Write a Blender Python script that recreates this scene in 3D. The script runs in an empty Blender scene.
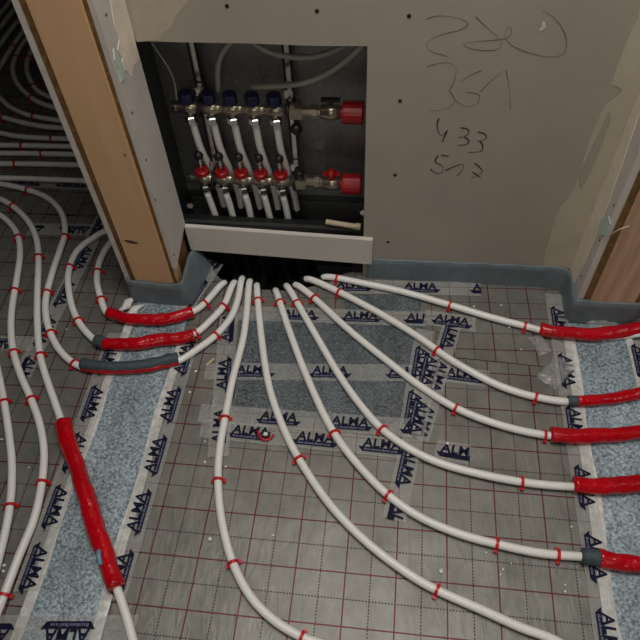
import bpy, bmesh, math, random
from mathutils import Vector, Matrix, noise
R = random.Random(7)
scn = bpy.context.scene
C = scn.collection
PI = math.pi

# ------------------------------------------------------------------ camera
CF, CYAW, CPIT, CROLL = 1.02916906, -0.15689479, 0.9117798, -0.06122726
CPOS = Vector((0.24340848, -0.50095496, 1.34463401))
FW = Vector((math.sin(CYAW)*math.cos(CPIT), math.cos(CYAW)*math.cos(CPIT), -math.sin(CPIT)))
r0 = Vector((math.cos(CYAW), -math.sin(CYAW), 0)); u0 = r0.cross(FW)
RT = math.cos(CROLL)*r0 + math.sin(CROLL)*u0
UP = -math.sin(CROLL)*r0 + math.cos(CROLL)*u0
cd = bpy.data.cameras.new('camera'); cam = bpy.data.objects.new('camera', cd); C.objects.link(cam)
cd.sensor_width = 36; cd.lens = CF*36; cd.clip_start = 0.02
m = Matrix((RT, UP, -FW)).transposed().to_4x4(); m.translation = CPOS
cam.matrix_world = m; scn.camera = cam

# ------------------------------------------------------------------ light
scn.view_settings.view_transform = 'Standard'; scn.view_settings.look = 'None'
scn.view_settings.gamma = 1; scn.view_settings.use_curve_mapping = False
scn.view_settings.exposure = 0.12
w = bpy.data.worlds.new('world'); scn.world = w; w.use_nodes = True
w.node_tree.nodes['Background'].inputs[0].default_value = (0.80, 0.88, 1.0, 1)
w.node_tree.nodes['Background'].inputs[1].default_value = 0.25
def area(name, loc, target, sx, sy, power, col):
    l = bpy.data.lights.new(name, 'AREA'); l.shape = 'RECTANGLE'; l.size = sx; l.size_y = sy
    l.energy = power; l.color = col
    o = bpy.data.objects.new(name, l); C.objects.link(o); o.location = loc
    o.rotation_euler = (Vector(target)-Vector(loc)).to_track_quat('-Z', 'Y').to_euler()
    return o
area('overhead_fill', (0.30, 0.08, 2.44), (0.30, 0.08, 0.0), 1.2, 0.9, 27, (1.0, 0.97, 0.93))  # unseen overhead fill, added to brighten the near floor
area('assumed_rear_light', (0.55, -2.3, 1.55), (0.4, 0.2, 0.45), 1.1, 1.3, 9.5, (1.0, 0.95, 0.88))  # assumed frontal light added behind the camera; no window is built there
area('assumed_side_room_light', (2.75, -0.1, 1.6), (0.7, 0.1, 0.3), 1.1, 1.2, 9, (1.0, 0.98, 0.95))  # unseen source assumed in the right room, added to brighten that side

# ------------------------------------------------------------------ helpers
def ray(px, py): return FW + (px-320)/(CF*640)*RT - (py-320)/(CF*640)*UP
def fl(px, py, z=0.0):                       # where the photograph's point lies on the level z
    d = ray(px, py); return CPOS + d*((z-CPOS.z)/d.z)
def wl(px, py, y=0.69):                      # ... on the upright plane y
    d = ray(px, py); return CPOS + d*((y-CPOS.y)/d.y)
def sx(px, py, x):                           # ... on the upright plane x
    d = ray(px, py); return CPOS + d*((x-CPOS.x)/d.x)

def obj(name, me, mat=None, parent=None, loc=None, smooth=False):
    if isinstance(me, bmesh.types.BMesh):
        bm = me; me = bpy.data.meshes.new(name); bmesh.ops.recalc_face_normals(bm, faces=bm.faces)
        if smooth:
            for f in bm.faces: f.smooth = True
        bm.to_mesh(me); bm.free()
    o = bpy.data.objects.new(name, me); C.objects.link(o)
    if mat is not None and not me.materials: me.materials.append(mat)
    if parent is not None: o.parent = parent
    if loc is not None: o.location = loc
    return o
def tag(o, label, cat, group=None, kind=None):
    if label: o['label'] = label
    if cat: o['category'] = cat
    if group: o['group'] = group
    if kind: o['kind'] = kind
    return o
def struct(o, label=None, cat=None):
    o['kind'] = 'structure'
    if label: o['label'] = label
    if cat: o['category'] = cat
    return o
def empty(name, loc=(0, 0, 0)):
    o = bpy.data.objects.new(name, None); C.objects.link(o); o.location = loc; o.empty_display_size = .02
    return o
def box(bm, x0, x1, y0, y1, z0, z1):
    vs = [bm.verts.new((x, y, z)) for z in (z0, z1) for y in (y0, y1) for x in (x0, x1)]
    for f in ((0, 1, 3, 2), (4, 6, 7, 5), (0, 4, 5, 1), (2, 3, 7, 6), (0, 2, 6, 4), (1, 5, 7, 3)):
        bm.faces.new([vs[i] for i in f])
def boxbm(*a):
    bm = bmesh.new(); box(bm, *a); return bm
def bevbox(*a, b=.002, seg=2):
    bm = bmesh.new(); box(bm, *a); bmesh.ops.bevel(bm, geom=bm.edges[:], offset=b, segments=seg, affect='EDGES'); return bm
def lathe(bm, prof, loc=(0, 0, 0), axis='Z', n=16, rot=0):
    # prof: list of (r, h)
    loc = Vector(loc); rings = []
    def P(r, h, a):
        c, s = r*math.cos(a), r*math.sin(a)
        if axis == 'Z': return loc+Vector((c, s, h))
        if axis == 'X': return loc+Vector((h, c, s))
        return loc+Vector((c, h, s))
    for r, h in prof:
        rings.append([bm.verts.new(P(max(r, 1e-5), h, rot+2*PI*k/n)) for k in range(n)])
    for a, b in zip(rings, rings[1:]):
        for k in range(n): bm.faces.new((a[k], a[(k+1) % n], b[(k+1) % n], b[k]))
    bm.faces.new(rings[0]); bm.faces.new(rings[-1][::-1])
def smooth_path(pts, step=.012):
    pts = [Vector(p) for p in pts]
    q = [pts[0]*2-pts[1]] + pts + [pts[-1]*2-pts[-2]]
    out = []
    for i in range(1, len(q)-2):
        a, b, c, d = q[i-1:i+3]
        # centripetal Catmull-Rom
        t0 = 0; t1 = t0+max((b-a).length, 1e-5)**.5; t2 = t1+max((c-b).length, 1e-5)**.5; t3 = t2+max((d-c).length, 1e-5)**.5
        n = max(2, int((c-b).length/step))
        for k in range(n):
            t = t1+(t2-t1)*k/n
            A1 = a*((t1-t)/(t1-t0))+b*((t-t0)/(t1-t0)); A2 = b*((t2-t)/(t2-t1))+c*((t-t1)/(t2-t1)); A3 = c*((t3-t)/(t3-t2))+d*((t-t2)/(t3-t2))
            B1 = A1*((t2-t)/(t2-t0))+A2*((t-t0)/(t2-t0)); B2 = A2*((t3-t)/(t3-t1))+A3*((t-t1)/(t3-t1))
            out.append(B1*((t2-t)/(t2-t1))+B2*((t-t1)/(t2-t1)))
    out.append(pts[-1]); return out
def tube(bm, path, rad, n=12, cap=True, hollow=0):
    # rad: number or function of (index, total); path: list of Vectors
    N = len(path); nrm = None; rings = []
    for i, p in enumerate(path):
        t = (path[min(i+1, N-1)]-path[max(i-1, 0)]).normalized()
        if nrm is None:
            nrm = Vector((0, 0, 1)).cross(t)
            if nrm.length < .05: nrm = Vector((1, 0, 0)).cross(t)
        nrm = (nrm-t*nrm.dot(t)).normalized(); b = t.cross(nrm)
        r = rad(i, N) if callable(rad) else rad
        ring = []
        for k in range(n):
            a = 2*PI*k/n; rr = r(a) if callable(r) else r
            ring.append(bm.verts.new(p+nrm*(rr*math.cos(a))+b*(rr*math.sin(a))))
        rings.append(ring)
    for a, b in zip(rings, rings[1:]):
        for k in range(n): bm.faces.new((a[k], a[(k+1) % n], b[(k+1) % n], b[k]))
    if cap: bm.faces.new(rings[0][::-1]); bm.faces.new(rings[-1])
    return rings
def prism(bm, poly, z0, z1, M=None):
    a = [bm.verts.new((x, y, z0)) for x, y in poly]; b = [bm.verts.new((x, y, z1)) for x, y in poly]
    n = len(poly)
    bm.faces.new(a[::-1]); bm.faces.new(b)
    for k in range(n): bm.faces.new((a[k], a[(k+1) % n], b[(k+1) % n], b[k]))
    if M is not None: bmesh.ops.transform(bm, matrix=M, verts=a+b)

# ------------------------------------------------------------------ materials
def mat(name, col, rough=.6, metal=0, spec=.5, var=0, vscale=8, bump=0, bscale=60, bdist=.002, stretch=None, alpha=1, trans=0, sss=0, col2=None):
    m = bpy.data.materials.new(name); m.use_nodes = True; nt = m.node_tree; b = nt.nodes['Principled BSDF']
    b.inputs['Base Color'].default_value = (*col, 1); b.inputs['Roughness'].default_value = rough
    b.inputs['Metallic'].default_value = metal; b.inputs['Specular IOR Level'].default_value = spec
    b.inputs['Alpha'].default_value = alpha; b.inputs['Transmission Weight'].default_value = trans
    if var or bump:
        tc = nt.nodes.new('ShaderNodeTexCoord'); mp = nt.nodes.new('ShaderNodeMapping'); nt.links.new(tc.outputs['Object'], mp.inputs['Vector'])
        if stretch: mp.inputs['Scale'].default_value = stretch
    if var:
        n = nt.nodes.new('ShaderNodeTexNoise'); n.inputs['Scale'].default_value = vscale; n.inputs['Detail'].default_value = 6; n.inputs['Roughness'].default_value = .65
        nt.links.new(mp.outputs[0], n.inputs['Vector'])
        rp = nt.nodes.new('ShaderNodeValToRGB'); rp.color_ramp.elements[0].position = .3; rp.color_ramp.elements[1].position = .72
        c2 = col2 or tuple(min(1, c*(1+var)) for c in col)
        rp.color_ramp.elements[0].color = (*[c*(1-var) for c in col], 1); rp.color_ramp.elements[1].color = (*c2, 1)
        nt.links.new(n.outputs['Fac'], rp.inputs[0]); nt.links.new(rp.outputs[0], b.inputs['Base Color'])
    if bump:
        n2 = nt.nodes.new('ShaderNodeTexNoise'); n2.inputs['Scale'].default_value = bscale; n2.inputs['Detail'].default_value = 4
        nt.links.new(mp.outputs[0], n2.inputs['Vector'])
        bp = nt.nodes.new('ShaderNodeBump'); bp.inputs['Strength'].default_value = bump; bp.inputs['Distance'].default_value = bdist
        nt.links.new(n2.outputs['Fac'], bp.inputs['Height']); nt.links.new(bp.outputs[0], b.inputs['Normal'])
    return m

def foil_mat():
    m = bpy.data.materials.new('printed_foil'); m.use_nodes = True; nt = m.node_tree; b = nt.nodes['Principled BSDF']; L = nt.links
    N = lambda t: nt.nodes.new(t)
    tc = N('ShaderNodeTexCoord'); sp = N('ShaderNodeSeparateXYZ'); L.new(tc.outputs['Object'], sp.inputs[0])
    def mth(op, a, b_=None):
        n = N('ShaderNodeMath'); n.operation = op
        for i, v in enumerate((a, b_)):
            if v is None: continue
            if isinstance(v, (int, float)): n.inputs[i].default_value = v
            else: L.new(v, n.inputs[i])
        return n.outputs[0]
    def dist(c, off):           # distance to the nearest line at off + k*0.1
        a = mth('ADD', c, 10.05-off); f = mth('MODULO', a, .1); return mth('ABSOLUTE', mth('SUBTRACT', f, .05))
    X, Y = sp.outputs[0], sp.outputs[1]
    solid = mth('MAXIMUM', mth('LESS_THAN', dist(X, 0), .0014), mth('LESS_THAN', dist(Y, 0), .0014))
    dx = mth('MULTIPLY', mth('LESS_THAN', dist(X, .05), .0012), mth('LESS_THAN', mth('MODULO', mth('ADD', Y, 10), .0062), .0038))
    dy = mth('MULTIPLY', mth('LESS_THAN', dist(Y, .05), .0012), mth('LESS_THAN', mth('MODULO', mth('ADD', X, 10), .0062), .0038))
    dash = mth('MAXIMUM', dx, dy)
    n = N('ShaderNodeTexNoise'); n.inputs['Scale'].default_value = 9; n.inputs['Detail'].default_value = 8; n.inputs['Roughness'].default_value = .7
    L.new(tc.outputs['Object'], n.inputs['Vector'])
    rp = N('ShaderNodeValToRGB'); e = rp.color_ramp.elements; e[0].position = .32; e[1].position = .72
    e[0].color = (.15, .146, .128, 1); e[1].color = (.27, .266, .238, 1); L.new(n.outputs['Fac'], rp.inputs[0])
    def mix(f, a, col):
        x = N('ShaderNodeMix'); x.data_type = 'RGBA'; L.new(f, x.inputs['Factor']); L.new(a, x.inputs['A']); x.inputs['B'].default_value = (*col, 1); return x.outputs['Result']
    c = mix(dash, rp.outputs[0], (.020, .007, .010)); c = mix(solid, c, (.105, .005, .014))
    # brown boot dirt in blotches
    n3 = N('ShaderNodeTexNoise'); n3.inputs['Scale'].default_value = 5.5; n3.inputs['Detail'].default_value = 9; n3.inputs['Roughness'].default_value = .75
    L.new(tc.outputs['Object'], n3.inputs['Vector']); r3 = N('ShaderNodeMapRange'); r3.inputs[1].default_value = .60; r3.inputs[2].default_value = .78; r3.inputs[4].default_value = .6
    L.new(n3.outputs['Fac'], r3.inputs[0]); c = mix(r3.outputs[0], c, (.10, .088, .062))
    L.new(c, b.inputs['Base Color'])
    b.inputs['Roughness'].default_value = .48; b.inputs['Specular IOR Level'].default_value = .6; b.inputs['Metallic'].default_value = .40
    mp = N('ShaderNodeMapping'); mp.inputs['Scale'].default_value = (1, .35, 1); mp.inputs['Rotation'].default_value = (0, 0, .6); L.new(tc.outputs['Object'], mp.inputs[0])
    n2 = N('ShaderNodeTexNoise'); n2.inputs['Scale'].default_value = 42; n2.inputs['Detail'].default_value = 3; n2.inputs['Distortion'].default_value = 1.2; L.new(mp.outputs[0], n2.inputs['Vector'])
    bp = N('ShaderNodeBump'); bp.inputs['Strength'].default_value = .42; bp.inputs['Distance'].default_value = .0025
    L.new(n2.outputs['Fac'], bp.inputs['Height']); L.new(bp.outputs[0], b.inputs['Normal'])
    return m

def film_mat(name, col, opac, rough=.16, bump=.4, bscale=70):
    m = bpy.data.materials.new(name); m.use_nodes = True; nt = m.node_tree; b = nt.nodes['Principled BSDF']; L = nt.links
    b.inputs['Base Color'].default_value = (*col, 1); b.inputs['Roughness'].default_value = rough
    tr = nt.nodes.new('ShaderNodeBsdfTransparent'); mx = nt.nodes.new('ShaderNodeMixShader')
    tc = nt.nodes.new('ShaderNodeTexCoord'); n = nt.nodes.new('ShaderNodeTexNoise'); n.inputs['Scale'].default_value = bscale; n.inputs['Detail'].default_value = 3
    L.new(tc.outputs['Object'], n.inputs['Vector'])
    mr = nt.nodes.new('ShaderNodeMapRange'); mr.inputs[1].default_value = .3; mr.inputs[2].default_value = .7; mr.inputs[3].default_value = opac*.75; mr.inputs[4].default_value = min(1, opac*1.25)
    L.new(n.outputs['Fac'], mr.inputs[0]); L.new(mr.outputs[0], mx.inputs[0])
    L.new(tr.outputs[0], mx.inputs[1]); L.new(b.outputs[0], mx.inputs[2])
    bp = nt.nodes.new('ShaderNodeBump'); bp.inputs['Strength'].default_value = bump; bp.inputs['Distance'].default_value = .003
    L.new(n.outputs['Fac'], bp.inputs['Height']); L.new(bp.outputs[0], b.inputs['Normal'])
    L.new(mx.outputs[0], nt.nodes['Material Output'].inputs['Surface'])
    return m

def painted_sparkle_foam(name, col):
    m = bpy.data.materials.new(name); m.use_nodes = True; nt = m.node_tree; b = nt.nodes['Principled BSDF']; L = nt.links
    tc = nt.nodes.new('ShaderNodeTexCoord')
    n = nt.nodes.new('ShaderNodeTexNoise'); n.inputs['Scale'].default_value = 170; n.inputs['Detail'].default_value = 3; n.inputs['Roughness'].default_value = .7
    L.new(tc.outputs['Object'], n.inputs['Vector'])
    rp = nt.nodes.new('ShaderNodeValToRGB'); e = rp.color_ramp.elements; e[0].position = .36; e[1].position = .66
    e[0].color = (*[c*.52 for c in col], 1); e[1].color = (*[min(1, c*2.2) for c in col], 1)  # film glints and bubble spots put into the colour
    big = nt.nodes.new('ShaderNodeTexNoise'); big.inputs['Scale'].default_value = 16; big.inputs['Detail'].default_value = 4
    mpb = nt.nodes.new('ShaderNodeMapping'); mpb.inputs['Scale'].default_value = (1, .3, 1); L.new(tc.outputs['Object'], mpb.inputs[0]); L.new(mpb.outputs[0], big.inputs['Vector'])
    mr = nt.nodes.new('ShaderNodeMapRange'); mr.inputs[1].default_value = .3; mr.inputs[2].default_value = .7; mr.inputs[3].default_value = .72; mr.inputs[4].default_value = 1.35; L.new(big.outputs['Fac'], mr.inputs[0])
    mu = nt.nodes.new('ShaderNodeVectorMath'); mu.operation = 'SCALE'; L.new(rp.outputs[0], mu.inputs[0]); L.new(mr.outputs[0], mu.inputs['Scale'])  # broad light and dark bands multiplied into the painted sparkle
    L.new(n.outputs['Fac'], rp.inputs[0]); L.new(mu.outputs[0], b.inputs['Base Color'])
    b.inputs['Roughness'].default_value = .24; b.inputs['Specular IOR Level'].default_value = .8
    bp = nt.nodes.new('ShaderNodeBump'); bp.inputs['Strength'].default_value = .9; bp.inputs['Distance'].default_value = .003
    L.new(n.outputs['Fac'], bp.inputs['Height']); L.new(bp.outputs[0], b.inputs['Normal'])
    return m

M = {}
M['foil'] = foil_mat()
M['slab'] = mat('blackened_screed_slab', (.026, .025, .024), .8, var=.2, vscale=5)  # near-black colour stands in for deep shade in the pipe pit
M['gypsum'] = mat('gypsum_board', (.375, .330, .275), .75, spec=.25, var=.07, vscale=3.5, bump=.12, bscale=35)
M['plaster'] = mat('joint_plaster', (.76, .67, .55), .8, spec=.2, var=.12, vscale=14, bump=.35, bscale=40)
M['plaster_yellow'] = mat('yellowish_joint_compound', (.47, .42, .325), .8, spec=.2, var=.09, vscale=10, bump=.25, bscale=40)
M['plaster_tan'] = mat('tan_joint_compound', (.45, .385, .305), .8, spec=.2, var=.12, vscale=14, bump=.25, bscale=40)
M['board_white'] = mat('white_board', (.60, .56, .51), .6, spec=.3, var=.05, vscale=6)
M['jamb'] = mat('jamb_board', (.58, .53, .48), .7, spec=.25, var=.07, vscale=9, bump=.2, bscale=60)
M['gyp_edge'] = mat('cut_gypsum_edge', (.58, .54, .49), .9, spec=.1, var=.15, vscale=60, bump=.6, bscale=120)
M['wood'] = mat('spruce_stud', (.66, .412, .215), .55, spec=.3, var=.07, vscale=4, bump=.06, bscale=50, stretch=(6, 6, .6), col2=(.70, .44, .255))
M['wood2'] = mat('pink_spruce_stud', (.56, .33, .20), .6, spec=.3, var=.25, vscale=6, bump=.15, bscale=50, stretch=(12, 12, .5), col2=(.66, .43, .29))
M['osb'] = mat('brown_chipboard_edge', (.19, .105, .04), .85, spec=.15, var=.45, vscale=70, bump=.6, bscale=150)
M['dim_wall'] = mat('darkened_plaster_wall', (.17, .16, .145), .9, spec=.15, var=.15)  # plaster wall colour darkened to keep the left room dim
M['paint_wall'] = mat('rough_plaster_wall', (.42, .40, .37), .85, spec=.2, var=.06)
M['edge_foam'] = mat('blue_grey_edge_foam', (.135, .170, .188), .42, spec=.5, var=.18, vscale=45, bump=.25, bscale=160)
M['strip_foam'] = painted_sparkle_foam('film_covered_blue_grey_foam', (.195, .245, .275))
M['patch_foam'] = painted_sparkle_foam('dark_blue_grey_foam', (.062, .075, .084))
M['tape'] = film_mat('clear_tape', (.66, .66, .63), .30)
M['film'] = film_mat('milky_film', (.78, .78, .75), .82, .25, .3)
M['navy'] = mat('navy_print', (.006, .007, .030), .6, spec=.15)
M['print_white'] = mat('white_print', (.16, .17, .26), .4)
M['pipe'] = mat('milky_plastic_pipe', (.84, .83, .79), .32, spec=.5, var=.04, vscale=30)
M['clip'] = mat('red_clip_plastic', (.56, .006, .012), .35, spec=.5)
M['sleeve'] = mat('red_sleeve_film', (.50, .003, .010), .17, spec=.5, var=.22, vscale=16, bump=.6, bscale=55, bdist=.005)
M['conduit'] = mat('pipe_end_black', (.010, .010, .011), .6, spec=.2)
M['collar'] = mat('dark_grey_foam_sleeve', (.050, .075, .085), .6, var=.3, vscale=90, bump=.5, bscale=200)
M['blue_film'] = mat('torn_blue_film', (.12, .33, .42), .3)
M['steel'] = mat('galvanised_cabinet_steel', (.115, .12, .116), .36, metal=.75, var=.15, vscale=40, bump=.05)
M['back_steel'] = mat('speckled_galvanised_steel', (.26, .265, .255), .40, metal=.6, var=.25, vscale=90)
M['brass'] = mat('nickel_brass', (.40, .36, .28), .28, metal=.9, var=.1, vscale=60)
M['chrome'] = mat('chrome', (.65, .65, .63), .2, metal=1)
M['black'] = mat('black_plastic', (.012, .012, .013), .4)
M['bluecap'] = mat('dark_blue_cap', (.009, .011, .05), .4)
M['redcap'] = mat('red_cap', (.36, .006, .009), .35)
M['clear'] = mat('clear_sight_glass', (.8, .82, .8), .1, alpha=.45)
M['cable'] = mat('grey_cable', (.36, .35, .31), .5)
M['ink'] = mat('black_felt_pen', (.012, .011, .012), .6)
M['pencil'] = mat('faint_pencil', (.135, .117, .094), .7)
M['hole'] = mat('dark_screw_head', (.012, .011, .01), .5)
M['crumb'] = mat('white_polystyrene', (.8, .8, .76), .7)
M['scrap'] = mat('pale_wood_scrap', (.50, .43, .30), .7, var=.15, vscale=30)
M['mint'] = mat('pale_green_filler', (.46, .56, .49), .8, var=.08)
M['white_tag'] = mat('white_sticker', (.75, .75, .73), .5)

# ------------------------------------------------------------------ the setting
PIT = (-.262, .150, .610, .862)             # cut-out in the insulation where the pipes come up
bm = bmesh.new()
for b in ((-3.2, 3.0, -2.6, PIT[2]), (-3.2, 3.0, PIT[3], 3.4), (-3.2, PIT[0], PIT[2], PIT[3]), (PIT[1], 3.0, PIT[2], PIT[3])): box(bm, *b, -.16, -.004)
box(bm, -3.2, 3.0, -2.6, 3.4, -.18, -.1601)
struct(obj('floor', bm, M['slab']), 'concrete floor slab under the insulation panels, blackened to shade the pit', 'floor')
struct(obj('ceiling', boxbm(-3.2, 3.0, -2.6, 3.4, 2.5, 2.62), M['paint_wall']), 'plain plastered ceiling above the corridor', 'ceiling')

HX0, HX1, HZ1 = -.285, .180, .662      # niche opening
def wall_main():
    bm = bmesh.new()
    poly = [(HX1, 0), (.72, 0), (.72, 2.5), (-.45, 2.5), (-.45, HZ1+.002), (-.20, HZ1-.001), (-.05, HZ1), (.08, HZ1-.002), (HX1, HZ1)]
    prism(bm, poly, 0, .0125, Matrix(((1, 0, 0, 0), (0, 0, -1, .7025), (0, 1, 0, 0), (0, 0, 0, 1))))
    return struct(obj('wall_main', bm, M['gypsum']), 'grey gypsum board wall with an open manifold niche and handwritten numbers', 'wall')
WM = wall_main()
struct(obj('wall_far_right', boxbm(.72, 3.0, 3.1, 3.2, 0, 2.5), M['paint_wall']), 'plaster wall closing the room on the right', 'wall')
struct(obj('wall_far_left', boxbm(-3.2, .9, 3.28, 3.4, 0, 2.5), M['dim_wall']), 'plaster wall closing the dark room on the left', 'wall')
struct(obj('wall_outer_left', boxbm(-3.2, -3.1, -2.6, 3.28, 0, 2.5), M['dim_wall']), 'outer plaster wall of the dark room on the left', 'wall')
struct(obj('wall_outer_right', boxbm(2.9, 3.0, -2.6, 3.1, 0, 2.5), M['paint_wall']), 'outer plaster wall of the room on the right', 'wall')
struct(obj('wall_rear', boxbm(-3.1, 2.9, -2.6, -2.5, 0, 2.5), M['paint_wall']), 'plaster wall behind the viewer', 'wall')
struct(obj('wall_left', boxbm(-.43, -.285, -2.5, -.37, 0, 2.5), M['paint_wall']), 'plaster wall past the doorway on the left', 'wall')
struct(obj('wall_left_header', boxbm(-.43, -.285, -.368, .560, 2.1, 2.5), M['paint_wall']), 'wall above the left doorway', 'wall')
struct(obj('wall_right_header', boxbm(.71, .86, -.618, .575, 2.1, 2.5), M['paint_wall']), 'wall above the right doorway', 'wall')
struct(obj('wall_right', boxbm(.71, .86, -2.5, -.62, 0, 2.5), M['paint_wall']), 'plaster wall past the doorway on the right', 'wall')
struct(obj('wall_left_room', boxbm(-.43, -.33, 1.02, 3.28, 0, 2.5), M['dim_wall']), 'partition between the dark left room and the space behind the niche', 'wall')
struct(obj('wall_right_room', boxbm(.80, .90, .76, 3.1, 0, 2.5), M['paint_wall']), 'partition between the right room and the space behind the niche', 'wall')

# wall stub on the left: stud with boards (door jamb)
def irregular_plate(name, outline, plane, proud, material, parent):
    """flat filler patch: outline = list of 3D points on a wall plane, proud = offset vector"""
    bm = bmesh.new(); a = [bm.verts.new(p) for p in outline]; b = [bm.verts.new(Vector(p)+proud) for p in outline]
    bm.faces.new(a); bm.faces.new(b)
    n = len(a)
    for k in range(n): bm.faces.new((a[k], a[(k+1) % n], b[(k+1) % n], b[k]))
    return obj(name, bm, material, parent)
SL = struct(empty('wall_stub_left', (-.36, .62, 0)), 'left wall end with an exposed orange wooden stud beside the niche', 'wall')
def sub(name, bm, material, parent, **k):
    o = obj(name, bm, material, parent, **k); o.matrix_parent_inverse = Matrix.Translation(-Vector(parent.location)); return o
YF = .562
sub('gypsum_board', boxbm(-.428, -.4155, YF, 1.0, .0, 2.5), M['gyp_edge'], SL)['label'] = 'whitish gypsum board edge on the far side of the stud'
sub('chipboard', boxbm(-.4153, -.401, YF+.001, 1.0, .0, 2.5), M['osb'], SL)['label'] = 'thin brown chipboard edge'
stud = sub('stud', bevbox(-.4008, -.3005, YF-.004, .68, .0, 2.5, b=.002), M['wood'], SL); stud['label'] = 'orange-brown planed wooden stud'
bm = bmesh.new(); box(bm, -.300, -.2925, YF+.0, .68, .0, 2.5)
sub('packing_strip', bm, M['osb'], SL)
# jamb board: bottom cut at an angle
bm = bmesh.new()
prism(bm, [(YF+.002, .125), (.6895, .165), (.6895, 2.5), (YF+.002, 2.5)], -.2924, -.282, Matrix(((0, 0, 1, 0), (1, 0, 0, 0), (0, 1, 0, 0), (0, 0, 0, 1))))
jl = sub('jamb_board', bm, M['jamb'], SL); jl['label'] = 'pale plasterboard lining facing the niche'
sub('stud_side', boxbm(-.2924, -.290, YF+.004, .60, .0, .124), M['wood'], SL)
# filler on the upper part of the jamb
out = [sx(x, y, -.282) for x, y in ((110, 0), (127, 0), (134, 38), (139, 60), (133, 66), (131, 78), (126, 70), (121, 72), (122, 58), (117, 50), (119, 40), (114, 25))]
irregular_plate('filler', out, 'x', Vector((.0012, 0, 0)), M['plaster'], SL).matrix_parent_inverse = Matrix.Translation(-SL.location)
out = [sx(x, y, -.282) for x, y in ((113, 48), (117, 55), (121, 62), (124, 78), (121, 82), (118, 70), (114, 60))]
irregular_plate('filler', out, 'x', Vector((.0020, 0, 0)), M['mint'], SL).matrix_parent_inverse = Matrix.Translation(-SL.location)
def disc(name, c, nrm, r, parent, material, h=.0012):
    bm = bmesh.new(); lathe(bm, [(r, 0), (r, h*.6), (r*.7, h)], n=10)
    q = Vector(nrm).to_track_quat('Z', 'Y').to_matrix().to_4x4(); q.translation = c
    bmesh.ops.transform(bm, matrix=q, verts=bm.verts[:]); o = obj(name, bm, material, parent)
    o.matrix_parent_inverse = Matrix.Translation(-Vector(parent.location)); return o
for px, py in ((106, 15), (132, 113), (146, 160), (155, 200), (174, 255)): disc('screw', sx(px, py, -.282), (1, 0, 0), .003, SL, M['hole'])
# knot mark on the stud
bm = bmesh.new(); c = wl(131, 242, YF-.004)
kp = [(-.017, .004), (-.008, .0065), (.006, .004), (.016, -.001), (.017, -.005), (.004, -.005), (-.009, -.002)]
irregular_plate('knot', [c+Vector((x, 0, z)) for x, z in kp], 'y', Vector((0, -.0006, 0)), mat('dark_knot', (.07, .03, .012), .7), SL).matrix_parent_inverse = Matrix.Translation(-SL.location)
bm.free()
disc('nail_mark', wl(125, 155, YF-.004), (0, -1, 0), .003, SL, M['osb'])

# wall stub on the right
SR = struct(empty('wall_stub_right', (.80, .64, 0)), 'right wall end with exposed pinkish wooden stud above blue foam', 'wall')
YR = .580
sub('jamb_board', boxbm(.7090, .7215, YR+.001, .6895, 0, 2.5), M['jamb'], SR)['label'] = 'grey plasterboard lining facing the niche'
sub('gypsum_edge', boxbm(.7216, .7245, YR+.0015, .68, 0, 2.5), M['gyp_edge'], SR)
sub('chipboard', boxbm(.7246, .7400, YR, .68, 0, 2.5), M['osb'], SR)['label'] = 'brown chipboard edge'
sub('stud', bevbox(.7404, .8450, YR-.003, .68, 0, 2.5, b=.002), M['wood2'], SR)['label'] = 'pinkish rough wooden stud'
sub('far_board', boxbm(.8455, .8600, YR-.001, .75, 0, 2.5), M['osb'], SR)
# plaster coat on the jamb next to the corner
pts = [(.6890, .07)]
rr = random.Random(3)
for k in range(26): pts.append((.634-.012*math.sin(k*.9)-rr.uniform(0, .012), .07+k*.095))
pts.append((.6890, 2.45))
irregular_plate('plaster_coat', [(.709, y, z) for y, z in pts], 'x', Vector((-.0012, 0, 0)), M['plaster'], SR).matrix_parent_inverse = Matrix.Translation(-SR.location)
for px, py in ((614, 205), (600, 240), (581, 276)): disc('screw', sx(px, py, .709), (-1, 0, 0), .003, SR, M['hole'])
out = [sx(x, y, .709) for x, y in ((603, 218), (609, 216), (611, 224), (606, 236), (599, 235), (600, 226))]
irregular_plate('filler', out, 'x', Vector((-.0016, 0, 0)), M['mint'], SR).matrix_parent_inverse = Matrix.Translation(-SR.location)
bm = bmesh.new(); tube(bm, smooth_path([wl(610, 235, YR-.002), wl(620, 229, YR-.012), wl(629, 226, YR-.008)]), lambda i, n: .0015, 6)
sp = obj('splinter', bm, M['scrap'], SR); sp.matrix_parent_inverse = Matrix.Translation(-SR.location)

# joint compound and marks on the main wall
YW = .690
band = [wl(x, y, YW) for x, y in ((543, 266), (546, 250), (551, 234), (553, 224), (556, 214), (562, 205), (570, 196), (575, 186), (580, 170), (584, 158), (588, 144), (594, 130), (601, 112), (607, 104), (618, 97), (623, 90), (617, 86), (611, 84), (617, 66), (625, 46), (633, 26), (638, 18), (640, 5), (641, 0))]
top = band[-1]
band += [Vector((top.x+.001, YW, 1.6)), Vector((.7075, YW, 1.6)), Vector((.7075, YW, .07))]
irregular_plate('joint_compound', band, 'y', Vector((0, -.0008, 0)), M['plaster_yellow'], WM)['label'] = 'yellowish band of joint compound in the corner'
ridge = [wl(x, y, YW-.0014) for x, y in ((580, 172), (588, 157), (594, 143), (603, 126), (609, 111), (611, 117), (604, 134), (598, 150), (592, 164), (585, 180), (580, 186))]
irregular_plate('compound_ridge', ridge, 'y', Vector((0, -.002, 0)), M['gypsum'], WM)
sm = [wl(x, y, YW) for x, y in ((130, 0), (188, 0), (183, 8), (176, 16), (172, 28), (163, 33), (158, 40), (137, 42))]
irregular_plate('joint_compound', sm, 'y', Vector((0, -.0004, 0)), M['plaster_tan'], WM)
for px, py in ((227, 6), (317, 11), (409, 16), (400, 101), (395, 175), (388, 242)): disc('screw', wl(px, py, YW), (0, -1, 0), .0042, WM, M['hole'])
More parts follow.
